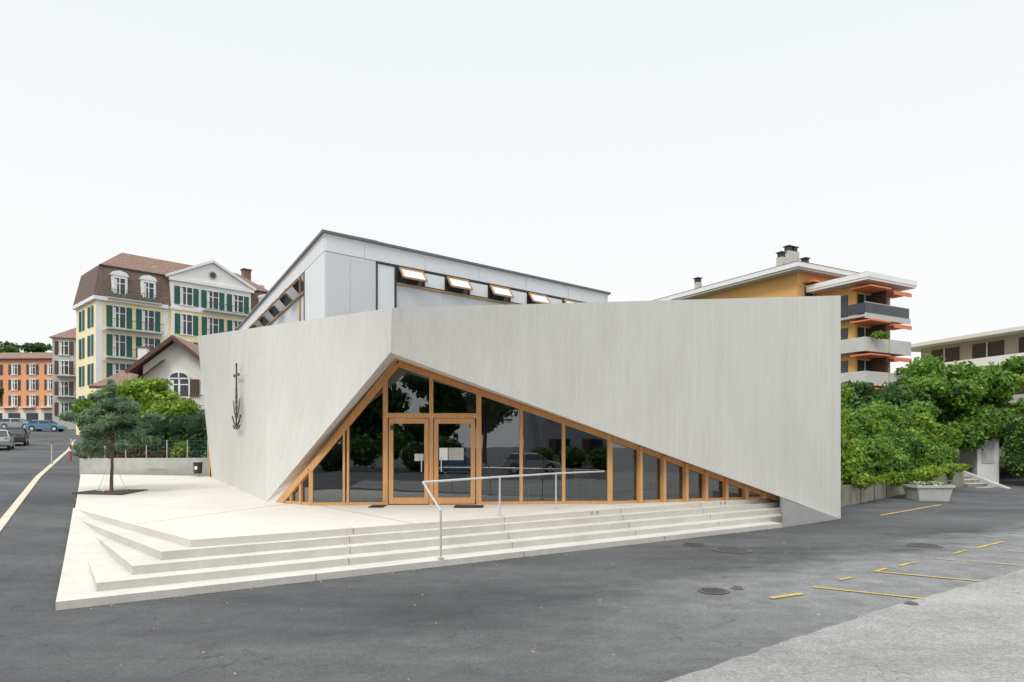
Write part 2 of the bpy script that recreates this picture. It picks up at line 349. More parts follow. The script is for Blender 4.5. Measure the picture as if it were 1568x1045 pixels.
S=[(-5.70,9.37),(-5.53,9.95),(-5.37,10.45),(-5.12,10.88)]; Lk=[(-7.44,11.9),(-8.60,13.9),(-9.2,14.62),(-10.32,16.12)]; ZK=[.24,.37,.50,.62]
for i in range(3):
    R=isect(S[i]); st.prism('step_%d'%(i+1),m_step,[S[i],R,(7.55,19.3),(-6.0,17.9),Lk[i]],-.1,ZK[i])
R=isect(S[3]); T1=Lk[3]
terr1=[S[3],R,(7.6,19.5),(2.6,17.62),(-4.9,17.15),(-6.3,18.4),T1]
st.prism('upper_terrace',m_terr,terr1,-.1,.62)
zb=[.115,.24,.37,.50];ztp=[.24,.37,.50,.62]
for lv in range(4):
    for t in (3.6,6.9,10.2,13.0):
        s0=np.array(S[lv])+PD*(t-.3*lv)
        p=s0-QD*.003; st.beam('cast_joints',m_joint,(p[0],p[1],zb[lv]+.012),(p[0],p[1],ztp[lv]-.002),.008,.008)
        q_=s0+QD*.30; st.beam('cast_joints',m_joint,(s0[0],s0[1],ztp[lv]),(q_[0],q_[1],ztp[lv]),.006,.004)
for t in (3.4,7.4,11.2):
    s0=np.array(K0)+PD*t-QD*.003; st.beam('cast_joints',m_joint,(s0[0],s0[1],0.),(s0[0],s0[1],.11),.01,.008)
for t in (8.4,12.9): 
    s0=np.array(S[3])+PD*t-QD*.004
    for dx in (0,.14): st.beam('riser_vents',m_dark,(s0[0]+dx,s0[1]+dx*.68,.545),(s0[0]+dx,s0[1]+dx*.68,.60),.06,.01)
for a,b in (((-1.9,13.1),(-4.9,17.1)),((-7.2,13.0),(-5.6,17.7)),((3.0,16.45),(2.3,17.45))):
    st.beam('terrace_joints',m_joint,(a[0],a[1],.621),(b[0],b[1],.621),.012,.004)
T2=edge(19.0); A_=( -10.7,25.4)
V=[(T1[0],T1[1],.6205),(-6.3,18.4,.6205),(A_[0],A_[1],.95),(T2[0],T2[1],1.045)]; V+=[(x,y,z-.6) for x,y,z in V]
st.add('rear_terrace',m_terr,V,[(0,1,2,3),(4,0,3,7),(3,2,6,7)])
V2=[];F2=[]
for k,q in enumerate(np.linspace(8.0,19,8)):
    x,y=edge(q-.02); V2+=[(x,y,zs(q)-.0),(x,y,gz(x,y)-.2)]
    if k: F2.append((2*k-2,2*k-1,2*k+1,2*k))
st.add('edge_kerb',m_step,V2,F2)
st.prism('side_plinth',m_plinth,[(6.96,17.56),(9.30,19.42),(9.1,19.7),(7.45,19.0)],-.1,[.75,.04,.04,.68])
st.done()
g=B('tree_grate',(-11.5,19.6,.77+.012)); g.box('soil_bed',m_soil,-.62,.62,-.62,.62,-.02,.004)
for a in (-.66,.66): g.box('frame',m_iron,a-.03,a+.03,-.69,.69,-.03,.02); g.box('frame',m_iron,-.63,.63,a-.03,a+.03,-.03,.018)
g.done()

# ------------------------------------------------------------------ church hall
ch=B('modern_church')
Ab=Vector((-11.0,25,.90));C=Vector((-11.34,24.6,6.03)); Bb=Vector((-6.54,18.17,.60));E=Vector((-7.17,19.93,5.59))
P=Vector((-2.67,15.0,4.16));D=Vector((-2.60,14.8,5.10)); Rb=Vector((9.39,19.5,.0));Rt=Vector((9.39,19.5,6.39)); R1=Vector((7.43,18.77,.68))
Bi=Vector((-6.03,17.8,.62));G0=Vector((-5.03,17.0,1.58));Pi=Vector((-2.86,17.13,4.23));G1=Vector((2.54,17.5,2.37));Ge=Vector((7.5,19.3,.66))
def lp(a,b,t): return a+(b-a)*t
Pm=lp(P,Rb,.424)
K=.62
cols=[(Ab,C,Ab+Vector((.28,.2,0)),C+Vector((.28,.2,0))),
      (Bb,E,lp(Bb,Bi,K),E+Vector((.28,.2,0))),
      (P,D,lp(P,Pi,K),D+Vector((.08,.36,0))),
      (Pm,lp(D,Rt,.424),lp(Pm,G1,K),lp(D,Rt,.424)+Vector((-.1,.35,0))),
      (R1,lp(D,Rt,.8377),lp(R1,Ge,K),lp(D,Rt,.8377)+Vector((-.1,.35,0))),
      (Rb,Rt,Rb+Vector((-.12,.33,0)),Rt+Vector((-.12,.33,0)))]
V=[];F=[];NV=14;cc=[]
for (c0,c1) in zip(cols,cols[1:]):
    k=10
    for i in range(k): cc.append([lp(a,b,i/k) for a,b in zip(c0,c1)])
cc.append(list(cols[-1]))
W=2*(NV+1)
for b,t,bi,ti in cc:
    V+=[lp(b,t,j/NV) for j in range(NV+1)]; V+=[lp(bi,ti,j/NV) for j in range(NV+1)]
for i in range(len(cc)-1):
    a=i*W;b=(i+1)*W
    for j in range(NV):
        F.append((a+j,b+j,b+j+1,a+j+1)); F.append((b+NV+1+j,a+NV+1+j,a+NV+2+j,b+NV+2+j))
    F.append((a+NV,b+NV,b+2*NV+1,a+2*NV+1)); 
    F.append((a,a+NV+1,b+NV+1,b))
for a in (0,(len(cc)-1)*W):
    for j in range(NV): F.append((a+j,a+j+1,a+NV+2+j,a+NV+1+j))
ch.add('folded_concrete_wall',m_conc,V,F)
outer=[cols[1][2],cols[2][2],cols[3][2],cols[4][2]]
ch.add('timber_soffit',m_wood,[outer[0],Bi,G0,outer[1],Pi],[(0,1,2),(0,2,4,3)])
ch.add('timber_soffit',m_wood,[outer[1],Pi,G1,outer[2],outer[3],Ge],[(0,1,2,3),(3,2,5,4)])
for a,b in ((Bi,G0),(G0,Pi),(Pi,G1),(G1,Ge)):
    dn=Vector((0,0,-.08)); ch.beam('opening_frame',m_wood,a+dn,b+dn,.16,.13)
FL=.622
def topz(x,pl):
    for a,b in zip(pl,pl[1:]):
        if a.x-1e-6<=x<=b.x+1e-6: return a.z+(b.z-a.z)*(x-a.x)/(b.x-a.x)
    return FL
pl=[Bi,G0,Pi,G1,Ge]
def plan(x):
    for a,b in zip(pl,pl[1:]):
        if a.x-1e-6<=x<=b.x+1e-6: return a.y+(b.y-a.y)*(x-a.x)/(b.x-a.x)
    return Ge.y
def gp(x,z): return Vector((x,plan(x),z))
xs=[-6.03,-5.6,-5.3,-5.03,-4.15,-3.17,-2.86,-2.03,-.84,.23,1.31,2.54]+[2.54+4.96*t for t in (.15,.284,.414,.531,.656,.779,.89,1.0)]
for i,(a,b) in enumerate(zip(xs,xs[1:])):
    V=[gp(a,FL+.04),gp(b,FL+.04),gp(b,topz(b,pl)-.04),gp(a,topz(a,pl)-.04)]
    ch.add('glass_panes',m_glass,V,[(0,1,2,3)])
def mull(x,w,d,z1=None,mat=m_wood,z0=FL,front=.06):
    p=gp(x,0); zt=(topz(x,pl)-.05) if z1 is None else z1
    if x<-5.03: t=Vector((G0.x-Bi.x,G0.y-Bi.y,0))
    elif x<2.54: t=Vector((7.57,.5,0))
    else: t=Vector((4.96,1.8,0))
    t.normalize(); n=Vector((t.y,-t.x,0))
    c=[p-t*w/2+n*front,p+t*w/2+n*front,p+t*w/2-n*d,p-t*w/2-n*d]
    V=[Vector((q.x,q.y,z0)) for q in c]+[Vector((q.x,q.y,zt)) for q in c]
    ch.add('mullions',mat,V,[(0,3,2,1),(4,5,6,7),(0,1,5,4),(1,2,6,5),(2,3,7,6),(3,0,4,7)])
for x,w in ((-5.62,.07),(-5.3,.07),(-5.0,.1),(-4.19,.055),(-4.09,.055),(-3.17,.12),(-2.03,.10),(-.84,.13),(.23,.085),(1.31,.085),(2.50,.13)): mull(x,w,.14)
for t in (.15,.284,.414,.531,.656,.779,.89): mull(2.54+4.96*t,.085,.10,front=.16)
def rail(x0,x1,z,h,front=.06,mat=m_wood,d=.08):
    a=gp(x0,z);b=gp(x1,z);t=(b-a).normalized();n=Vector((t.y,-t.x,0))
    V=[a+n*front,b+n*front,b-n*d,a-n*d];V+=[v+Vector((0,0,h)) for v in V]
    ch.add('rails',mat,V,[(0,3,2,1),(4,5,6,7),(0,1,5,4),(1,2,6,5),(2,3,7,6),(3,0,4,7)])
for a,b in zip([-6.0,-5.0,-4.15],[-5.0,-4.15,-3.17]): rail(a,b,FL,.07,.055)
for a,b in zip([-.84,.23,1.31],[.23,1.31,2.5]): rail(a,b,FL,.07,.055)
rail(2.54,7.4,FL,.06,.055)
rail(-3.17,-.84,2.80,.12,.07)
for a,b in ((-3.09,-2.09),(-1.97,-.93)):
    for x in (a+.06,b-.06): mull(x,.11,.05,2.79,m_wood,FL+.02,.045)
    rail(a+.11,b-.11,FL+.02,.16,.045); rail(a+.11,b-.11,2.66,.13,.045)
mull(-2.27,.025,-.05,1.85,m_steel,1.45,.11); mull(-1.78,.025,-.05,1.85,m_steel,1.45,.11)
p=gp(-3.0,2.55); ch.box('door_closer_plate',m_dark,p.x-.03,p.x+.03,p.y-.13,p.y-.08,2.5,2.62)
def sheetp(x0,x1,z0,z1,mat):
    a=gp(x0,z0);b=gp(x1,z0); o=Vector((0,-.014,0)); ch.add('door_notices',mat,[a+o,b+o,b+o+Vector((0,0,z1-z0)),a+o+Vector((0,0,z1-z0))],[(0,1,2,3)])
sheetp(-1.83,-1.62,1.74,2.05,m_white);sheetp(-1.60,-1.22,1.74,2.05,m_pots);sheetp(-2.45,-2.22,1.72,1.90,m_balc)
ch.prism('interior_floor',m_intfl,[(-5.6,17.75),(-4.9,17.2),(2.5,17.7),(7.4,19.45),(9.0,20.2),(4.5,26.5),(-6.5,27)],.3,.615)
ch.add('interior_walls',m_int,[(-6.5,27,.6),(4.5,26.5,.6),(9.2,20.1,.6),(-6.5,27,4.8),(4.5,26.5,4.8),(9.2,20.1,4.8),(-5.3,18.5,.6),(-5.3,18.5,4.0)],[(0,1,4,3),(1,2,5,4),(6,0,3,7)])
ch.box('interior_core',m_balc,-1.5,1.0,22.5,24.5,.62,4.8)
ch.box('reception_counter',m_wood2,3.2,5.4,21.8,22.4,.62,1.7)
ch.add('lower_roof',m_roofm,[(-2.5,15.25,4.85),(9.1,19.9,4.86),(6,27,4.86),(-8,32,4.86),(-10.9,25,4.86),(-7,20.3,4.86)],[(0,1,2,3,4,5)])
ch.add('rear_walls',m_conc,[(9.1,19.85,0),(6,28,0),(-8,33,0),(-10.7,25.3,0),(9.1,19.85,5.0),(6,28,5.0),(-8,33,5.0),(-10.7,25.3,5.0)],[(0,1,5,4),(1,2,6,5),(2,3,7,6)])
for i in range(4):
    y=25.0+i*.28; ch.box('side_timber_fins',m_wood,-11.12,-11.0,y,y+.12,.9,4.6)
ch.box('side_timber_fins',m_wood2,-11.06,-10.9,25.0,26.2,.85,4.5)
c0=Vector((-5.2,19,0));e1=Vector((.756,.654,0));e2=Vector((-.482,.876,0));n1=Vector((.654,-.756,0));n2=Vector((-.876,-.482,0))
L1=11.8;L2=18.3;ZT=8.0
def quad(part,mat,o,e,n,s0,s1,z0,z1,off):
    V=[o+e*s0+n*off+Vector((0,0,z0)),o+e*s1+n*off+Vector((0,0,z0)),o+e*s1+n*off+Vector((0,0,z1)),o+e*s0+n*off+Vector((0,0,z1))]
    V+=[v-n*(off+.05) for v in V]
    ch.add(part,mat,V,[(0,1,2,3),(7,6,5,4),(0,4,5,1),(1,5,6,2),(2,6,7,3),(3,7,4,0)])
far=c0+e1*L1+e2*L2
ch.prism('nave_body',m_panel,[(c0.x,c0.y),((c0+e1*L1).x,(c0+e1*L1).y),(far.x,far.y),((c0+e2*L2).x,(c0+e2*L2).y)],4.5,ZT-.02)
quad('side_panel',m_panel,c0,e1,n1,0,1.58,4.6,7.5,.03); quad('pale_band',m_panel2,c0,e1,n1,0.0,L1,7.52,7.97,.035)
quad('window_strip',m_dglass,c0,e1,n1,2.27,L1-.05,6.98,7.46,.02)
quad('window_strip_frame',m_wood2,c0,e1,n1,2.27,L1-.05,6.93,6.98,.06);quad('window_strip_frame',m_dark,c0,e1,n1,1.6,L1-.05,7.46,7.51,.06)
for s in (1.6,2.24): quad('nave_posts',m_dark,c0,e1,n1,s-.025,s+.025,4.6,7.46,.05)
quad('pale_band',m_panel2,c0,e1,n1,1.64,2.2,4.6,7.44,.028)
for s in (.75,): quad('panel_joints',m_balc,c0,e1,n1,s-.008,s+.008,4.6,7.5,.034)
for s in np.arange(1.2,L1,2.1): quad('panel_joints',m_balc,c0,e1,n1,s-.008,s+.008,7.52,7.96,.039)
for s in np.arange(4.0,L1,1.75): quad('panel_joints',m_balc,c0,e1,n1,s-.008,s+.008,4.6,6.92,.004)
def sash(o,e,n,s,w,zt,h,ang=.75):
    a=o+e*s+n*.07+Vector((0,0,zt));b=o+e*(s+w)+n*.07+Vector((0,0,zt)); dv=n*math.sin(ang)*h+Vector((0,0,-math.cos(ang)*h))
    ch.add('open_sash_glass',m_panel2,[a,b,b+dv,a+dv],[(0,1,2,3)])
    for p_,q_ in ((a,b),(a+dv,b+dv),(a,a+dv),(b,b+dv)): ch.beam('open_sash_frame',m_wood2,p_,q_,.05,.05)
for k in range(5):
    s=2.36+1.75*k; sash(c0,e1,n1,s,.82,7.44,.40,.62)
    quad('window_posts',m_dark,c0,e1,n1,s+.86,s+.9,6.98,7.46,.05); quad('window_posts',m_dark,c0,e1,n1,s-.06,s-.02,6.98,7.46,.05)
    quad('closed_pane',m_panel2,c0,e1,n1,s+.93,s+1.66,7.02,7.43,.045)
quad('side_panel',m_panel2,c0,e2,n2,0,2.5,4.6,7.5,.03);quad('pale_band',m_panel2,c0,e2,n2,0,L2,7.52,7.97,.035)
quad('window_strip',m_dglass,c0,e2,n2,2.55,L2-.1,6.9,7.46,.02);quad('window_strip_frame',m_wood2,c0,e2,n2,2.55,L2-.1,6.84,6.9,.06)
quad('nave_posts',m_dark,c0,e2,n2,2.5,2.56,4.6,7.5,.05);quad('nave_posts',m_wood2,c0,e2,n2,3.2,3.25,4.6,7.5,.05)
for k in range(6): sash(c0,e2,n2,3.4+2.4*k,1.1,7.44,.5)
rf=[c0-e1*.12-e2*.12,c0+e1*(L1+.12)-e2*.12,far+e1*.12+e2*.12,c0+e2*(L2+.12)-e1*.12]
ch.prism('roof_slab',m_roofm,[(v.x,v.y) for v in rf],ZT,ZT+.07)
rf2=[c0-e1*.05-e2*.05,c0+e1*(L1+.05)-e2*.05,far,c0+e2*(L2+.05)-e1*.05]
ch.prism('roof_fascia',m_white,[(v.x,v.y) for v in rf2],ZT-.07,ZT-.001)
ch.prism('roof_upstand',m_pots,[(-5.05,19.5),(-4.0,20.3),(-4.4,20.9),(-5.4,20.1)],ZT+.07,ZT+.2)
for t in (6,8.5,11): 
    q_=c0+e1*t+e2*.5; ch.box('roof_upstand',m_pots,q_.x-.25,q_.x+.25,q_.y,q_.y+.3,ZT+.07,ZT+.18)
ch.done()
em=B('cross_emblem'); tw=Vector((.57,-.82,0)); nn=Vector((-.82,-.57,0))
def ep(a,z):
    f=(z-.78)/4.92; base=Vector((-8.25,20.62,z)).lerp(Vector((-8.51,21.26,z)),f); return base+tw*a+nn*.07
def estrip(pts,w,wd=None):
    for (a,b) in zip(pts,pts[1:]): em.beam('metal_bars',m_bronze,ep(*a),ep(*b),w,.02,up=tuple(tw) if abs(a[0]-b[0])<.02 else (0,0,1))
estrip([(0,2.62),(0,4.6)],.045)
em.beam('cross_bar',m_bronze,ep(-.28,4.27),ep(.28,4.27),.045,.055)
for a,z in ((0,4.6),(-.28,4.27),(.28,4.27)): em.tube('cross_tips',m_bronze,ep(a,z)-nn*.02,ep(a,z)+nn*.02,.05)
for sgn in (-1,1):
    estrip([(0,2.85),(sgn*.15,3.0),(sgn*.33,3.25),(sgn*.4,3.5)],.025)
    for k in range(5):
        zz=3.0+k*.17; em.add('leaf_blades',m_bronze,[ep(sgn*.05,zz-.08),ep(sgn*(.24-.02*k),zz+.10),ep(sgn*(.26-.02*k),zz+.26),ep(sgn*.06,zz+.02)],[(0,1,2,3)])
    estrip([(sgn*.04,2.66),(sgn*.3,2.80),(sgn*.52,3.02)],.045);estrip([(sgn*.04,2.60),(sgn*.26,2.62),(sgn*.42,2.72)],.045)
em.done()
hr=B('handrail'); 
pts=[Vector((-1.26,12.06,.97)),Vector((-1.72,13.2,1.41)),Vector((-.26,14.5,1.45)),Vector((1.03,16.0,1.46)),Vector((2.32,17.2,1.46))]
for a,b in zip(pts,pts[1:]): hr.tube('rail',m_steel,a,b,.022)
hr.tube('post',m_steel,(-1.26,12.06,.1),pts[0],.022);hr.tube('post',m_steel,(-.26,14.5,.6),pts[2],.02);hr.tube('post',m_steel,(1.03,16.0,.6),pts[3],.02)
for q in ((-1.26,12.06,.13),(-.26,14.5,.622),(1.03,16,.622)): hr.tube('foot_plates',m_steel,q,(q[0],q[1],q[2]+.012),.06)
hr.done()
for x0,x1,y in ((-3.45,-3.1,16.6),(-1.4,-.7,16.55)):
    d=B('door_mat',(x0,y,.625)); d.box('mat',m_rub,0,x1-x0,-.25,.35,0,.012)
    for k in range(6): d.box('ridges',m_dark,.02,x1-x0-.02,-.22+k*.09,-.19+k*.09,.012,.018)
    d.done()
def chair(x,y,rot):
    c=B('steel_chair',(x,y,.616),rot)
    for sx in (-.2,.2):
        for sy in (-.2,.2): c.tube('legs',m_steel,(sx*1.1,sy*1.1,0),(sx,sy,.45),.012,n=6)
        c.tube('back_posts',m_steel,(sx,.2,.45),(sx,.27,.85),.012,n=6)
    c.box('seat',m_pots,-.22,.22,-.22,.22,.44,.465); c.box('backrest',m_pots,-.21,.21,.24,.265,.62,.84); c.done()
for x,y,r in ((.6,18.8,.3),(1.3,19.0,-.2),(2.0,19.2,2.9),(.9,20.2,1),(3.9,20.2,.5)): chair(x,y,r)

# ------------------------------------------------------------------ near left
lw=B('low_concrete_wall'); lw.prism('wall',m_pots,[(-15.9,25.1),(-10.9,25.75),(-10.9,25.95),(-15.9,25.35)],.5,1.62); 
lw.beam('grab_bar',m_steel,(-13.6,25.3,1.3),(-12.9,25.4,1.3),.03,.03)
lw.done()
fe=B('wire_fence')
for i in range(9):
    x=-16.3+i*.75;y=26.0+i*.08; fe.tube('posts',m_steel,(x,y,.8),(x,y,2.3),.022,n=6)
for k in range(8): z=1.3+k*.14; fe.tube('wires',m_shut,(-16.3,26.0,z),(-10.3,26.64,z),.008,n=4)
for i in range(45): x=-16.3+i*.133; y=26.0+(x+16.3)/.75*.08; fe.tube('wires',m_shut,(x,y,1.2),(x,y,2.28),.006,n=4)
fe.done()
bn=B('waste_bin',(-11.55,25.1,.96)); bn.tube('drum',m_dark,(0,0,.1),(0,0,.52),.14,.16,14); bn.tube('rim',m_steel,(0,0,.52),(0,0,.55),.17); bn.tube('leg',m_steel,(0,0,0),(0,0,.1),.04); bn.box('label',m_white,-.05,.05,-.165,-.155,.25,.37); bn.done()
def mass(name,blobs,n,size,mat,**k):
    b=B(name); e=b.done(); leaves('foliage',blobs,n,size,mat,e,**k); return e
mass('clipped_hedge',[(-15.9+i*.75,29.6,z,.62,.6,.62) for i in range(10) for z in (1.6,2.2,2.85)],13000,.10,m_lf_dark,shell=.85,seed=3)
tree('garden_tree',-16.6,30.6,1.1,4.4,.12,[(-.9,0,2.2,1.1,1,.9),(.5,.2,2.9,1.1,1,.8),(1.2,-.6,2.2,1.0,.9,.7),(-.2,.1,3.5,.8,.8,.5),(2.1,-.5,2.5,.6,.8,.5),(-1.5,.2,3.1,.7,.7,.5),(.7,0,3.7,.5,.5,.3),(1.7,-.8,1.7,.7,.5,.5)],13000,.13,m_lf_lite,seed=5)
tree('garden_tree',-21.0,35,1.2,3.6,.1,[(0,0,2.0,1.0,1,.9),(.9,0,2.8,.9,.9,.7),(-.8,.1,2.7,.7,.7,.6)],5000,.16,m_lf_hedge,seed=6)
mass('garden_shrub',[(-13.2,27.2,1.7,.35,.3,.5),(-12.0,27.3,1.6,.3,.3,.3)],1500,.09,m_lf_lite,seed=8)
mass('russet_shrub',[(-15.2,27.6,1.6,.8,.3,.35),(-13.9,27.8,1.65,.5,.3,.3)],1500,.09,m_lf_red,seed=9)
mass('hedge_row',[(-17.2-i*.6,30+i*1.0,1.7,.7,.7,.9) for i in range(4)],3500,.12,m_lf_dark,seed=19,shell=.7)
rp=random.Random(12); bl=[]
for i in range(52):
    a=rp.uniform(0,6.28);zz=rp.uniform(1.0,2.7);rr=(1.5-.8*max(0,zz-1.5)/1.1)*rp.uniform(.3,1.0)
    bl.append((rr*math.cos(a),rr*math.sin(a),zz+rp.uniform(-.1,.1),.24,.24,.13))
bl+=[(0,0,2.95,.14,.14,.30),(.1,0,2.5,.25,.25,.22),(0,0,1.9,.28,.28,.2)]
tree('pine_tree',-11.5,19.6,.77,3.0,.055,bl,27000,.07,m_lf_pine,seed=21,aspect=2.6,shell=.02,lean=(.05,0))
ss=B('tree_stakes',(-11.5,19.6,.78)); 
for a in ((-.4,0),(.4,.1),(0,-.4)): ss.tube('guy_wires',m_steel,(a[0],a[1],0),(0,0,1.0),.006,n=5)
ss.done()
bo=B('bollard',(-23.6,36.5,gz(-23.6,36.5)));bo.tube('pole',m_red,(0,0,0),(0,0,.8),.05);bo.tube('band',m_white,(0,0,.5),(0,0,.62),.053);bo.tube('cap',m_dark,(0,0,.8),(0,0,.84),.055);bo.done()
for i,(x,y) in enumerate(((-21.9,32.5),(-27.6,43),(-31.0,48))):
    bo=B('street_post',(x,y,gz(x,y)));bo.tube('pole',m_steel,(0,0,0),(0,0,1.0),.04);bo.tube('cap',m_dark,(0,0,1.0),(0,0,1.04),.045);bo.done()

# ------------------------------------------------------------------ cars
def car(x,y,rot,paint,name='parked_car'):
    c=B(name,(x,y,gz(x,y)),rot)
    low=[(-2.1,.32),(-2.12,.62),(-2.02,.92),(-1.5,.98),(1.0,.95),(1.75,.82),(2.08,.65),(2.12,.35),(1.8,.24),(-1.8,.24)]
    secs=[(-.86,.93),(-.80,1.0),(.80,1.0),(.86,.93)]
    n=len(low);V=[];F=[]
    for yy,s in secs:
        for px,pz in low: V.append((px*s,yy,.6+(pz-.6)*s))
    for k in range(3):
        for i in range(n): F.append((k*n+i,k*n+(i+1)%n,(k+1)*n+(i+1)%n,(k+1)*n+i))
    F.append(tuple(range(n)));F.append(tuple(range(4*n-1,3*n-1,-1)))
    c.add('body',paint,V,F)
    def frust(part,mat,b,t,z0,z1,wb,wt):
        V=[(b[0],-wb,z0),(b[1],-wb,z0),(b[1],wb,z0),(b[0],wb,z0),(t[0],-wt,z1),(t[1],-wt,z1),(t[1],wt,z1),(t[0],wt,z1)]
        c.add(part,mat,V,[(0,3,2,1),(4,5,6,7),(0,1,5,4),(1,2,6,5),(2,3,7,6),(3,0,4,7)])
    frust('windows',m_dglass,(-1.85,1.05),(-1.45,.35),.94,1.38,.78,.62)
    frust('roof',paint,(-1.5,.42),(-1.35,.2),1.375,1.46,.65,.56)
    for sy in (-1,1):
        for a,b in (((-1.88,.95),(-1.47,1.39)),((-.6,.95),(-.6,1.39)),((1.08,.95),(.38,1.39))):
            c.beam('pillars',paint,(a[0],sy*.785,a[1]),(b[0],sy*.63,b[1]),.07,.05)
        for wx in (-1.3,1.32):
            c.tube('tyres',m_rub,(wx,sy*.68,.32),(wx,sy*.88,.32),.33,n=20);c.tube('rims',m_steel,(wx,sy*.87,.32),(wx,sy*.895,.32),.21,n=12)
            c.tube('arches',m_dark,(wx,sy*.70,.36),(wx,sy*.865,.36),.39,n=20)
        c.box('lamps',m_lamp,1.92,2.06,sy*.62-.14,sy*.62+.14,.62,.74);c.box('tail_lamps',m_red,-2.08,-1.98,sy*.66-.1,sy*.66+.1,.66,.85)
        c.box('mirrors',paint,.75,.9,sy*.93-.08,sy*.93+.08,.95,1.07)
    c.box('plate',m_white,2.05,2.1,-.25,.25,.42,.52);c.done()
car(-60,88,math.radians(8),m_blue);car(-38.4,51,math.radians(122),m_silver);car(-41.5,57,math.radians(122),m_dark);car(-68,94,math.radians(8),m_silver)
car(.4,-15,.2,m_blue);car(6.0,-15.5,.1,m_silver)

def win(b,x,z,w,h,y=0.,shut=None,frame=m_white,sill=True,bars=True):
    b.box('window_glass',m_dglass,x-w/2,x+w/2,y-.03,y+.02,z,z+h)
    t=.09
    b.box('window_frames',frame,x-w/2-t,x-w/2,y-.09,y+.02,z-.0,z+h);b.box('window_frames',frame,x+w/2,x+w/2+t,y-.09,y+.02,z-.0,z+h)
    b.box('window_frames',frame,x-w/2-t,x+w/2+t,y-.092,y+.02,z+h,z+h+t*1.3)
    if sill:b.box('window_sills',frame,x-w/2-t*1.5,x+w/2+t*1.5,y-.16,y+.02,z-t*1.2,z)
    if bars:
        b.box('glazing_bars',frame,x-.06,x+.06,y-.05,y-.02,z,z+h); b.box('glazing_bars',frame,x-w/2,x-.06,y-.048,y-.02,z+h*.66,z+h*.66+.07);b.box('glazing_bars',frame,x+.06,x+w/2,y-.048,y-.02,z+h*.66,z+h*.66+.07)
        b.box('curtains',m_offw,x-w/2+.02,x-w/2+.26,y-.036,y-.031,z,z+h*.95)
    if shut:
        sw=w*.48
        for sx in (-1,1):
            a=x+sx*(w/2+t+.02); lo,hi=(a-sw,a) if sx<0 else (a,a+sw); b.box('shutters',shut,lo,hi,y-.10,y-.04,z,z+h)
            for k in range(7): b.box('shutter_slats',shut,lo+.06,hi-.06,y-.115,y-.10,z+.1+k*(h-.2)/7,z+.1+(k+.55)*(h-.2)/7)
def railing(b,x0,x1,y,z,mat,h=1.0,st=.2):
    b.box('balcony_slabs',m_stone,x0,x1,y,0,z-.16,z);b.box('balcony_rails',mat,x0,x1,y+.02,y+.07,z+h-.05,z+h);b.box('balcony_rails',mat,x0,x1,y+.02,y+.06,z+.08,z+.12)
    k=int((x1-x0)/st)
    for i in range(k+1):
        x=x0+.02+(x1-x0-.04)*i/k; b.box('balcony_rails',mat,x-.01,x+.01,y+.03,y+.05,z,z+h)

# ------------------------------------------------------------------ cream hotel
h=B('cream_hotel',(-45.7,75,0),math.radians(45.57)); L=21.3;DP=8.2
h.box('walls',m_cream,0,L,0,DP,0,18.2)
h.box('cornice',m_white,-.35,7.4,-.4,DP+.3,18.0,18.4);h.box('cornice',m_white,17.6,L+.3,-.4,DP+.28,18.0,18.38);h.box('cornice',m_white,7.4,17.6,.2,DP,18.02,18.3)
for xx in (0,6.9,17.6,L-.6): h.box('corner_quoins',m_white,xx-.03,xx+.6,-.05,.0,0,18.0)
for zz in (14.9,11.6,8.4): h.box('string_course',m_offw,.6,7.4,-.08,0,zz-.25,zz-.02);h.box('string_course',m_offw,17.6,L,-.08,0,zz-.25,zz-.02)
def roofm(x0,x1,y0,y1,z0,ins,zm,zr,rx):
    ym=(y0+y1)/2
    V=[(x0,y0,z0),(x1,y0,z0),(x1,y1,z0),(x0,y1,z0),(x0+ins,y0+ins,zm),(x1-ins,y0+ins,zm),(x1-ins,y1-ins,zm),(x0+ins,y1-ins,zm),(x0+rx,ym,zr),(x1-rx,ym,zr)]
    h.add('mansard_roof',m_slate,V,[(0,1,5,4),(1,2,6,5),(2,3,7,6),(3,0,4,7)]); h.add('upper_roof',m_tile,V,[(4,5,9,8),(5,6,9),(6,7,8,9),(7,4,8)])
roofm(-.3,L+.2,-.3,DP+.2,18.4,.7,22.0,24.7,4.0)
h.box('gutter_trim',m_dark,.4,L-.5,.25,.4,21.93,22.06)
for x in (2.3,5.3,19.3):
    h.box('dormers',m_white,x-.8,x+.8,-.15,1.2,18.4,21.0); h.profile('dormers',m_white,[(x-.95,21.0),(x+.95,21.0),(x+.65,21.4),(x,21.6),(x-.65,21.4)],-.25,1.3); win(h,x,18.9,1.05,1.8,-.15,sill=False)
    for zz in (15.2,12.0,8.8,5.4): win(h,x,zz,1.2,2.35,0,shut=m_shut)
for zz in (15.0,11.8,8.5): railing(h,.9,6.7,-1.0,zz,m_shut)
railing(h,1.0,6.6,-.7,18.42,m_shut,.9)
h.box('central_bay',m_cream,7.7,17.3,-.4,1.5,0,18.2);h.box('central_bay',m_white,7.7,17.3,-.4,3.5,18.2,21.6)
h.box('bay_trim',m_white,7.4,17.6,-.65,-.4,21.4,21.75);h.box('bay_trim',m_offw,7.5,17.5,-.55,-.4,18.0,18.3)
h.profile('pediment',m_white,[(7.3,21.75),(17.7,21.75),(12.5,24.3)],-.35,3.5)
for (a,b_) in (((7.1,21.85),(12.5,24.5)),((17.9,21.85),(12.5,24.5))): h.beam('pediment_moulding',m_white,(a[0],-.4,a[1]),(b_[0],-.4,b_[1]),.5,.28)
h.add('pediment_roof',m_tile,[(7.1,-.5,21.95),(12.5,-.5,24.66),(12.5,4.2,24.66),(7.1,4.2,21.95),(17.9,-.5,21.95),(17.9,4.2,21.95)],[(0,1,2,3),(1,4,5,2)])
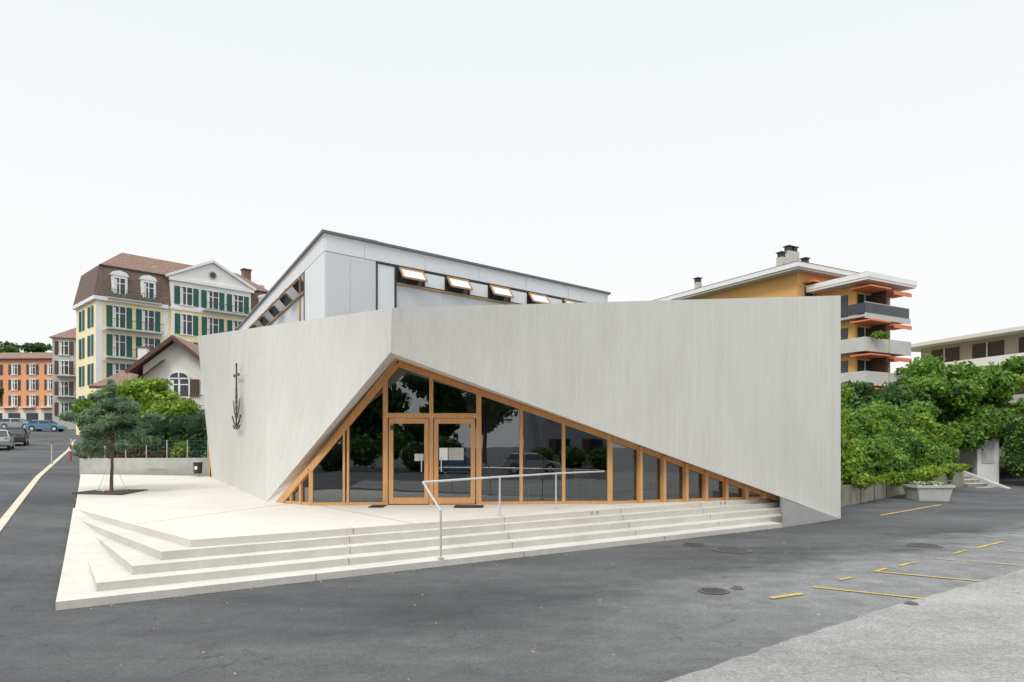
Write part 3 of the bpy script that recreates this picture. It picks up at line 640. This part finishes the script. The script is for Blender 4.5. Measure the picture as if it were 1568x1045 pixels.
h.tube('oculus',m_stone,(12.5,-.36,22.8),(12.5,-.45,22.8),.5,n=18);h.tube('oculus_glass',m_dglass,(12.5,-.37,22.8),(12.5,-.47,22.8),.36,n=18)
for x in (9.4,12.5,15.6):
    win(h,x,18.7,1.3,2.1,-.4,shut=m_shut)
    for zz in (15.2,12.0,8.8,5.4): win(h,x,zz,1.25,2.35,-.4,shut=m_shut)
for zz in (15.0,11.8,8.5): railing(h,11.0,17.0,-1.4,zz,m_shut)
railing(h,11.2,16.8,-1.2,18.4,m_shut,.9)
for xx in (7.7,17.0): h.box('bay_pilasters',m_white,xx,xx+.35,-.46,-.4,0,18)
h.box('chimneys',m_tile,18.8,19.8,5,5.8,22,25.6);h.box('chimneys',m_brsh,18.7,19.9,4.9,5.9,25.6,25.8)
h.box('chimneys',m_tile,7,7.8,6,6.6,23,25.0)
for x in (6.3,8.5,17.5,19.6): h.box('skylights',m_balc,x,x+.6,1.9,2.5,22.75,23.2)
for yy in (2.0,5.6):
    for zz in (15.2,12.0,8.8,5.4):
        h.box('side_windows',m_dglass,-.04,.01,yy-.5,yy+.5,zz,zz+2.3)
        h.box('side_shutters',m_shut,-.1,-.03,yy-1.05,yy-.55,zz,zz+2.3);h.box('side_shutters',m_shut,-.1,-.03,yy+.55,yy+1.05,zz,zz+2.3)
h.done()
gb=B('stone_townhouse',(-66,98,0),math.radians(15)); gb.box('walls',m_stone,0,9,0,9,0,17.4)
gb.add('roof',m_tile,[(-.4,-.4,17.4),(9.4,-.4,17.4),(9.4,9.4,17.4),(-.4,9.4,17.4),(2.8,4.5,20.2),(6,4.5,20.2)],[(0,1,5,4),(1,2,5),(2,3,4,5),(3,0,4)])
for x in (1.5,4.5,7.4):
    for zz in (6.2,9.2,12.2,15.0): win(gb,x,zz,1.1,1.9,0,shut=m_brsh)
for zz in (9.0,12.0): railing(gb,.6,5.6,-1.2,zz,m_dark)
gb.box('chimney',m_tile,3,3.8,3,3.8,19,21.4);gb.done()
sb=B('salmon_apartment_house',(-110,122,0),math.radians(-3)); sb.box('walls',m_salmon,0,30.5,0,10,4,17.1)
sb.box('shopfront_band',m_offw,-.05,30.55,-.08,0,5.0,8.1)
sb.add('roof',m_tile,[(-.6,-.6,17.2),(31.1,-.6,17.2),(31.1,10.6,17.2),(-.6,10.6,17.2),(4,5,19.0),(26,5,19.0)],[(0,1,5,4),(1,2,5),(2,3,4,5),(3,0,4)]);sb.box('eaves',m_brsh,-.55,31.05,-.55,10.5,17.05,17.2)
for i in range(9):
    x=2.2+i*3.3
    for zz in (8.9,11.7,14.4): win(sb,x,zz,1.0,1.8,0,shut=m_brsh)
    sb.box('shop_windows',m_dglass,x-1.1,x+1.1,-.12,-.06,5.4,7.6)
for i in range(3): sb.box('balcony',m_offw,20+i*3.4,22.4+i*3.4,-.9,0,8.5,8.65)
sb.done()
rh=B('red_roof_house',(-97,150,5)); rh.box('walls',m_offw,0,8,0,8,0,14.5); rh.add('roof',m_awn,[(-.5,-.5,14.5),(8.5,-.5,14.5),(8.5,8.5,14.5),(-.5,8.5,14.5),(2,4,17),(6,4,17)],[(0,1,5,4),(1,2,5),(2,3,4,5),(3,0,4)]);
for x in (2,4,6): win(rh,x,12,1,1.6)
rh.done()
for i,(x,y,s) in enumerate(((-104,140,1.3),(-109,146,1.35),(-98,143,1.0),(-118,150,1.4),(-106,150,1.4))):
    r2=random.Random(900+i)
    tree('hill_tree',x,y,6,13.5*s,.3,[(r2.uniform(-3.5,3.5),0,r2.uniform(8.5,12.5)*s,r2.uniform(1.2,2.2),2,r2.uniform(.8,1.3)) for k in range(11)],2800,.5,m_lf_dark,seed=30+i,core=True)
tree('street_tree',-80,104,5,6,.15,[(0,0,4,1.8,1.5,1.4),(1,0,5,1.3,1.2,1.1),(-1.2,0,4.8,1.2,1.2,1.1)],2500,.3,m_lf_dark,seed=40,core=True)

# ------------------------------------------------------------------ gabled villa
v=B('gabled_villa',(-26.0,45,0),math.radians(6)); v.box('walls',m_offw,1.6,9.0,0,7,0,7.3)
v.profile('gable_wall',m_offw,[(1.6,7.3),(5.8,7.3),(3.7,9.0)],0,.3)
for s in (-1,1):
    V=[(3.7,-.7,9.3),(3.7+s*2.9,-.7,7.0),(3.7+s*2.9,7,7.0),(3.7,7,9.3)];V+=[(x,y,z-.16) for x,y,z in V]
    v.add('gable_roof',m_tile,V,[(0,1,2,3),(7,6,5,4),(0,4,5,1),(1,5,6,2),(3,2,6,7)])
    v.beam('barge_board',m_brsh,(3.7,-.72,9.1),(3.7+s*2.9,-.72,6.82),.08,.24)
v.add('side_roof',m_tile,[(-1.5,-.6,5.9),(1.0,-.6,5.9),(1.0,4,8.2),(.2,4,8.2),(-1.5,7,5.9),(1.0,7,5.9)],[(0,1,2,3),(0,3,4),(3,2,5,4)])
v.add('front_roof',m_tile,[(1.0,-.65,5.95),(3.0,-.65,7.6),(3.4,4,8.9),(.8,4,8.2)],[(0,1,2,3)])
v.box('side_wing',m_offw,-1.0,1.6,.1,6.5,0,5.9);v.add('main_roof',m_tile,[(5.8,-.6,7.0),(10,-.6,7.0),(10,4,9.2),(5,4,9.2)],[(0,1,2,3)])
v.box('eaves',m_brsh,-1.5,1.6,-.6,-.5,5.75,5.92);v.box('side_gutter',m_brsh,6.6,10,-.7,-.6,6.85,7.0)
win(v,3.9,5.3,1.2,1.15,0,shut=m_brsh)
def halfdisc(part,mat,cx,cz,r,y0,y1,n=12):
    v.profile(part,mat,[(cx+r*math.cos(math.pi*i/n),cz+r*.55*math.sin(math.pi*i/n)) for i in range(n+1)][::-1],y0,y1)
halfdisc('window_arch',m_white,3.9,6.55,.70,-.11,.01);halfdisc('window_arch_glass',m_dglass,3.9,6.57,.56,-.13,.0)
v.box('glazing_bars',m_white,3.86,3.94,-.14,-.12,6.56,6.88)
railing(v,2.9,6.6,-1.0,4.55,m_brsh,.8,.12);win(v,4.9,2.8,1.3,1.1,0,shut=m_brsh);win(v,.3,3.9,.9,1.2,.1,shut=m_brsh);v.box('small_chimney',m_offw,.0,.6,3,3.5,7,8.9);v.box('small_chimney',m_tile,-.08,.68,2.95,3.55,8.9,9.0)
v.done()

# ------------------------------------------------------------------ ochre apartments on the right
a=B('ochre_apartment_block',(25.9,62,0),math.radians(29.4))
a.box('walls',m_orange,0,9,0,19,0,17.7)
a.prism('roof_fascia',m_white,[(-1.3,-1.1),(9.3,-1.1),(9.3,20),(-1.3,20)],17.9,18.35);a.prism('roof_soffit',m_stone,[(-1.2,-1.0),(9.2,-1.0),(9.2,19.9),(-1.2,19.9)],17.7,17.895)
a.add('roof',m_tile,[(-1.35,-1.15,18.36),(9.35,-1.15,18.36),(9.35,20,18.36),(-1.35,20,18.36),(4,3.5,19.4),(4,16,19.4)],[(0,1,4),(1,2,5,4),(2,3,5),(3,0,4,5)])
for (x,y,w,hh) in ((1.9,2.4,1.5,2.0),(-.2,1.5,.8,.9),(3.8,2.0,.8,1.0),(-.4,12,.6,.7)):
    a.box('chimneys',m_stone,x,x+w,y,y+w*.8,18.2,18.6+hh)
    for k in range(2 if w>1 else 1): a.box('chimney_caps',m_dark,x+.1+k*.75,x+.6+k*.75,y+.1,y+.6,18.6+hh,19.0+hh);a.box('chimney_caps',m_dark,x+k*.75,x+.7+k*.75,y,y+.7,19.03+hh,19.12+hh)
for zz in (14.6,11.7,8.8,5.9):
    a.box('windows',m_dglass,1,3.4,-.06,0,zz,zz+1.9);a.box('awnings',m_awn,.8,5.4,-1.1,-.02,zz+2.2,zz+2.35);
    a.box('window_frames',m_white,2.16,2.24,-.09,-.05,zz,zz+1.9)
    for yy in (3,8,13): a.box('side_windows',m_dglass,-.06,0,yy,yy+1.4,zz,zz+1.4)
ox,oy=(30-25.9)*.871+(58-62)*.491, -(30-25.9)*.491+(58-62)*.871
def bx(part,mat,x0,x1,y0,y1,z0,z1): a.box(part,mat,ox+x0,ox+x1,oy+y0,oy+y1,z0,z1)
bx('wing_core',m_orange,.9,6.0,1.5,9,0,16.0)
bx('wing_roof',m_white,-.5,6.6,-.6,9,16.2,16.62);bx('wing_roof_soffit',m_offw,-.45,6.55,-.55,9,16.0,16.195);bx('wing_roof_top',m_tile,-.3,6.4,-.4,9,16.625,16.7)
for i,zz in enumerate((13.2,10.3,7.4,4.5,1.6)):
    bx('balcony_slabs',m_stone,0,6.4,0,8,zz-.2,zz)
    if i==0:
        bx('glass_balustrade',m_dglass,0,6.4,0,.05,zz+.1,zz+1.0);bx('balcony_parapets',m_balc,0,6.4,-.03,.09,zz+1.0,zz+1.06);bx('glass_balustrade',m_dglass,0,.05,.06,8,zz+.1,zz+1.0)
        bx('balcony_parapets',m_balc,-.06,6.45,-.10,-.0,zz-.35,zz+.1)
    else:
        bx('balcony_parapets',m_balc,-.08,3.1,-.12,0,zz-.25,zz+.95);bx('balcony_parapets',m_balc,3.4,6.5,-.12,0,zz-.25,zz+.95);bx('balcony_parapets',m_balc,-.12,-.005,0,8,zz-.25,zz+.95);bx('balcony_parapets',m_greyb,3.1,3.4,-.08,0,zz-.2,zz+.9)
    bx('awnings',m_awn,.0,2.9,-.5,1.4,zz+2.3,zz+2.42);bx('awnings',m_awn,3.6,6.2,-.3,1.4,zz+2.2,zz+2.34);bx('awning_valance',m_awn,3.6,6.2,-.35,-.3,zz+1.98,zz+2.3)
    bx('balcony_doors',m_dglass,1.2,3.0,1.42,1.5,zz,zz+2.1);bx('balcony_doors',m_dglass,3.8,5.6,1.42,1.5,zz,zz+2.1);bx('door_frames',m_brsh,3.0,3.8,1.40,1.5,zz,zz+2.2);bx('door_frames',m_white,2.08,2.14,1.38,1.42,zz,zz+2.1)
    bx('balcony_dividers',m_brsh,3.15,3.3,.1,1.5,zz,zz+2.6);bx('side_doors',m_dglass,.82,.9,2.2,4.6,zz,zz+2.1)
a.done()
for i,(x,y,z) in enumerate(((31.0,57.9,11.4),(34.0,59.7,8.5),(31.5,58.2,5.6))): mass('balcony_plants',[(x,y,z,.5,.35,.35),(x+.8,y+.4,z,.4,.3,.3)],350,.14,m_lf_hedge,seed=50+i,core=False)

w=B('white_modern_building',(41.5,73,0),math.radians(-72.8))
w.box('walls',m_white,0,34,0,12,0,9.4); w.box('upper_storey',m_greyb,1.5,34,1.2,12,9.4,12.2)
w.box('roof_slab',m_offw,-.8,35,-.5,13,12.2,12.55);w.box('terrace_slab',m_offw,-.3,34.5,-.4,1.2,9.2,9.5)
w.box('terrace_parapet',m_white,.5,34,-.38,-.28,9.5,10.2)
for i in range(7):
    x=2.5+i*4.5; w.box('upper_windows',m_dglass,x+.3,x+3.4,1.12,1.2,10.3,11.8)
    w.box('upper_window_frames',m_white,x+1.75,x+1.85,1.08,1.12,10.3,11.8)
    for zz in (6.4,3.3): w.box('windows',m_dglass,x,x+2.6,-.08,0,zz,zz+1.6); w.box('balcony_fronts',m_greyb,x-.3,x+3.4,-1.0,-.9,zz-.9,zz+.1)
w.box('end_windows',m_dglass,-.07,0,2,5,6.4,8.2)
w.box('roof_vents',m_dark,4,4.7,4,4.7,12.55,13.3);w.box('roof_vents',m_dark,11,11.6,4,4.7,12.55,13.2)
w.done()

# ------------------------------------------------------------------ garden on the right
rw=B('retaining_wall'); rw.prism('wall',m_retw,[(10.4,22.2),(11.3,22.9),(15.3,26.9),(20.7,31.3),(20.5,31.7),(15.1,27.3),(11.1,23.3),(10.2,22.6)],-.2,[.75,.75,.85,1.05,1.05,.85,.75,.75])
for t in (.2,.45,.7): 
    x=11.3+4*t;y=22.9+4*t; rw.box('wall_joints',m_soil,x-.01,x+.01,y-.015,y+.01,.0,.8)
rw.box('pillar_block',m_retw,10.1,10.7,22.1,22.7,-.1,.95)
rw.done()
gs=B('garden_steps',(21.0,30.9,0),math.radians(26))
for i in range(6):
    gs.box('step_%d'%i,m_retw,0,1.45,i*.36,2.9,-.1 if i==0 else .16*i,.16*(i+1)-.03); gs.box('tread_%d'%i,m_pots,-.0,1.46,i*.36-.03,i*.36+.36,.16*(i+1)-.03,.16*(i+1))
gs.prism('side_ramp_wall',m_pots,[(1.47,-.6),(1.75,-.6),(1.75,2.9),(1.47,2.9)],-.1,[.10,.10,1.35,1.35]);gs.done()
pp=B('flower_planter',(15.35,25.2,0),math.radians(4))
V=[(-.55,-.35,0),(.55,-.35,0),(.55,.35,0),(-.55,.35,0),(-.68,-.42,.60),(.68,-.42,.60),(.68,.42,.60),(-.68,.42,.60)]
pp.add('tub',m_pots,V,[(0,3,2,1),(0,1,5,4),(1,2,6,5),(2,3,7,6),(3,0,4,7)])
pp.box('rim',m_pots,-.72,.72,-.46,-.38,.55,.64);pp.box('rim',m_pots,-.72,.72,.38,.46,.55,.64);pp.box('rim',m_pots,-.72,-.64,-.38,.38,.55,.64);pp.box('rim',m_pots,.64,.72,-.38,.38,.55,.64)
pp.box('soil',m_soil,-.64,.64,-.38,.38,.5,.57);pe=pp.done()
leaves('flowers',[(-.3,0,.67,.3,.3,.09),(.3,0,.67,.3,.3,.09)],300,.05,m_flower,pe,core=False,seed=61);leaves('leaves',[(-.3,0,.64,.36,.32,.12),(.3,0,.64,.36,.32,.12)],900,.05,m_lf_hedge,pe,core=False,seed=62)
bank=B('garden_bank'); bank.add('slope',m_soil,[(10.3,22.6,.7),(11.2,23.3,.75),(15.1,27.3,.8),(20.5,31.7,1.0),(23,34,1.0),(40,44,1.2),(30,60,3.0),(12,50,2.5),(10.8,26,1.5)],[(0,1,2,8),(2,3,4,5,6,7,8)]);bank.done()
rr=random.Random(3)
bl=[]
for i in range(90):
    t=rr.random(); pa=(11.8+(20.6-11.8)*t, 23.7+(31.6-23.7)*t)
    k=rr.random()**.9; x=pa[0]-k*.7+rr.uniform(-.25,.25); y=pa[1]+k*2.2+rr.uniform(-.2,.2); z=1.0+k*2.4+rr.uniform(-.25,.25)
    bl.append((x,y,z,rr.uniform(.4,.75),rr.uniform(.4,.6),rr.uniform(.3,.55)))
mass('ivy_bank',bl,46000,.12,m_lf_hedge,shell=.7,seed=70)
bl=[]
for i in range(16):
    t=(i+.5)/16; bl.append((11.5+9*t+.1,22.95+8.2*t-.12,.85+.25*t+rr.uniform(-.08,.08),.35,.16,rr.uniform(.10,.28)))
mass('hanging_ivy',bl,4000,.09,m_lf_lite,shell=.5,seed=76,core=False)
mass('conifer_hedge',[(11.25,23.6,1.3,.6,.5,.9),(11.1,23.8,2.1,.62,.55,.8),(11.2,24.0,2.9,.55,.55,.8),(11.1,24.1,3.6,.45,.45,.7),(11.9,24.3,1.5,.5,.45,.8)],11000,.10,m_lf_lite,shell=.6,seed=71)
bl=[]
for i in range(52):
    t=rr.random();x=12.5+t*13;y=29+t*5.5+rr.uniform(0,2);top=3.7+1.9*t+.5*math.sin(t*14);z=rr.uniform(2.0,top);bl.append((x,y,z,rr.uniform(.5,1.0),.8,rr.uniform(.4,.75)))
mass('shrub_border',bl,34000,.15,m_lf_hedge,shell=.6,seed=72)
bl=[(12.3+rr.random()*9,0,0,rr.uniform(.3,.6),.4,rr.uniform(.25,.45)) for i in range(16)];bl=[(b[0],26.6+(b[0]-12.3)*.72,rr.uniform(1.9,3.4),*b[3:]) for b in bl]
mass('flowering_shrub',bl,8000,.11,m_lf_lite,shell=.5,seed=77,core=False)
for i,(x,y,hh,mt,n) in enumerate(((22.8,35.5,5.9,m_lf_hedge,12000),(26.5,36.5,6.3,m_lf_hedge,12000),(30.5,39,6.9,m_lf_lite,9000),(15.0,34,4.0,m_lf_lite,5000),(19.0,36,5.0,m_lf_dark,6000))):
    r2=random.Random(80+i);bb=[]
    for k in range(14):
        an=r2.uniform(0,6.28);ra=r2.uniform(.3,2.1);bb.append((ra*math.cos(an),ra*math.sin(an),hh*r2.uniform(.25,.86),r2.uniform(.6,1.1),r2.uniform(.7,1.1),r2.uniform(.4,.75)))
    tree('deciduous_tree',x,y,.9,hh,.13,bb,n,.17,mt,seed=80+i,core=True,shell=.5)
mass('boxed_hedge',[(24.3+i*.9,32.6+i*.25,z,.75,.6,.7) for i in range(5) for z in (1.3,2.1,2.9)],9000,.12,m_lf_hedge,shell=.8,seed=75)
sd=B('garden_shed',(22.9,33.6,0),math.radians(-6)); sd.box('walls',m_white,0,1.0,0,1.6,0,2.75);sd.box('roof',m_stone,-.06,1.06,-.08,1.7,2.75,2.82);sd.box('door',m_balc,.2,.75,-.03,0,1.2,2.4);sd.done()
# ------------------------------------------------------------------ what stands behind the photographer (mirrored in the glazing)
for i in range(14):
    x=-36+i*5.0
    if 8<x<17: continue
    r2=random.Random(200+i);hh=r2.uniform(8.5,11);bb=[(r2.uniform(-2.4,2.4),r2.uniform(-1,1),hh*r2.uniform(.25,.9),r2.uniform(1.4,2.2),1.5,r2.uniform(1.0,1.7)) for k in range(9)]
    tree('deciduous_tree',x,-27-r2.uniform(0,4),0,hh,.25,bb,2400,.4,m_lf_dark,seed=200+i,core=True,shell=.6)
mass('round_bushes',[(-24+i*2.4,-20+math.sin(i*3)*.6,1.1+.5*(i%3),1.3,1.0,1.2) for i in range(11)]+[(8+i*2.6,-22,.9,1.2,1,1) for i in range(5)],9000,.18,m_lf_hedge,shell=.8,seed=300)
oh=B('opposite_house',(8.5,-26,0)); oh.box('walls',m_greyr,0,9,-10,0,0,8.6);oh.box('roof',m_slate,-.6,9.6,-10.5,.6,8.6,9.0)
for i in range(3):
    for zz in (1.2,4.2,6.6): oh.box('windows',m_dglass,1.5+i*3,2.8+i*3,0,.06,zz,zz+1.4); oh.box('shutters',m_brsh,.9+i*3,1.45+i*3,0,.09,zz,zz+1.4)
oh.done()

# ------------------------------------------------------------------ daylight (overcast)
wd=bpy.data.worlds.new("World");scene.world=wd;wd.use_nodes=True;nt=wd.node_tree;N=nt.nodes;Lk_=nt.links
bg=N['Background'];bg.inputs['Strength'].default_value=.1
sky=N.new('ShaderNodeTexSky');sky.sky_type='NISHITA';sky.sun_disc=False;sky.sun_elevation=math.radians(46);sky.sun_rotation=math.radians(212);sky.dust_density=3
tc=N.new('ShaderNodeTexCoord');sp=N.new('ShaderNodeSeparateXYZ');Lk_.new(tc.outputs['Generated'],sp.inputs[0])
cr=N.new('ShaderNodeValToRGB');E_=cr.color_ramp.elements;E_[0].position=0;E_[0].color=(.99,.99,.985,1);E_[1].position=.55;E_[1].color=(.885,.93,.945,1);x_=cr.color_ramp.elements.new(.25);x_.color=(.965,.978,.98,1)
Lk_.new(sp.outputs['Z'],cr.inputs[0])
mr=N.new('ShaderNodeMapRange');mr.interpolation_type='SMOOTHSTEP';mr.inputs[1].default_value=.52;mr.inputs[2].default_value=.95;mr.inputs[3].default_value=10.2;mr.inputs[4].default_value=25.5
Lk_.new(sp.outputs['Z'],mr.inputs[0]);vs_=N.new('ShaderNodeVectorMath');vs_.operation='SCALE';Lk_.new(cr.outputs[0],vs_.inputs[0]);Lk_.new(mr.outputs[0],vs_.inputs['Scale'])
mx=N.new('ShaderNodeMix');mx.data_type='RGBA';mx.inputs[0].default_value=.04
Lk_.new(vs_.outputs[0],mx.inputs[6]);Lk_.new(sky.outputs[0],mx.inputs[7]);Lk_.new(mx.outputs[2],bg.inputs['Color'])
sl=bpy.data.lights.new('sun','SUN');sl.energy=1.5;sl.angle=math.radians(16);sl.color=(1,.965,.91);so=bpy.data.objects.new('sun',sl);scene.collection.objects.link(so)
el=math.radians(46);az=math.radians(212)
dirv=Vector((math.sin(az)*math.cos(el),math.cos(az)*math.cos(el),math.sin(el)));so.rotation_euler=dirv.to_track_quat('Z','Y').to_euler();so.location=dirv*50
# ------------------------------------------------------------------ camera
cam=bpy.data.cameras.new('camera');co=bpy.data.objects.new('camera',cam);scene.collection.objects.link(co);scene.camera=co
co.location=(0,0,2.15);co.rotation_euler=(math.pi/2,0,0);cam.sensor_width=36;cam.lens=24;cam.shift_y=(680-522.5)/1568;cam.clip_end=3000;cam.clip_start=.1
scene.view_settings.view_transform='Standard';scene.view_settings.look='None';scene.view_settings.exposure=0
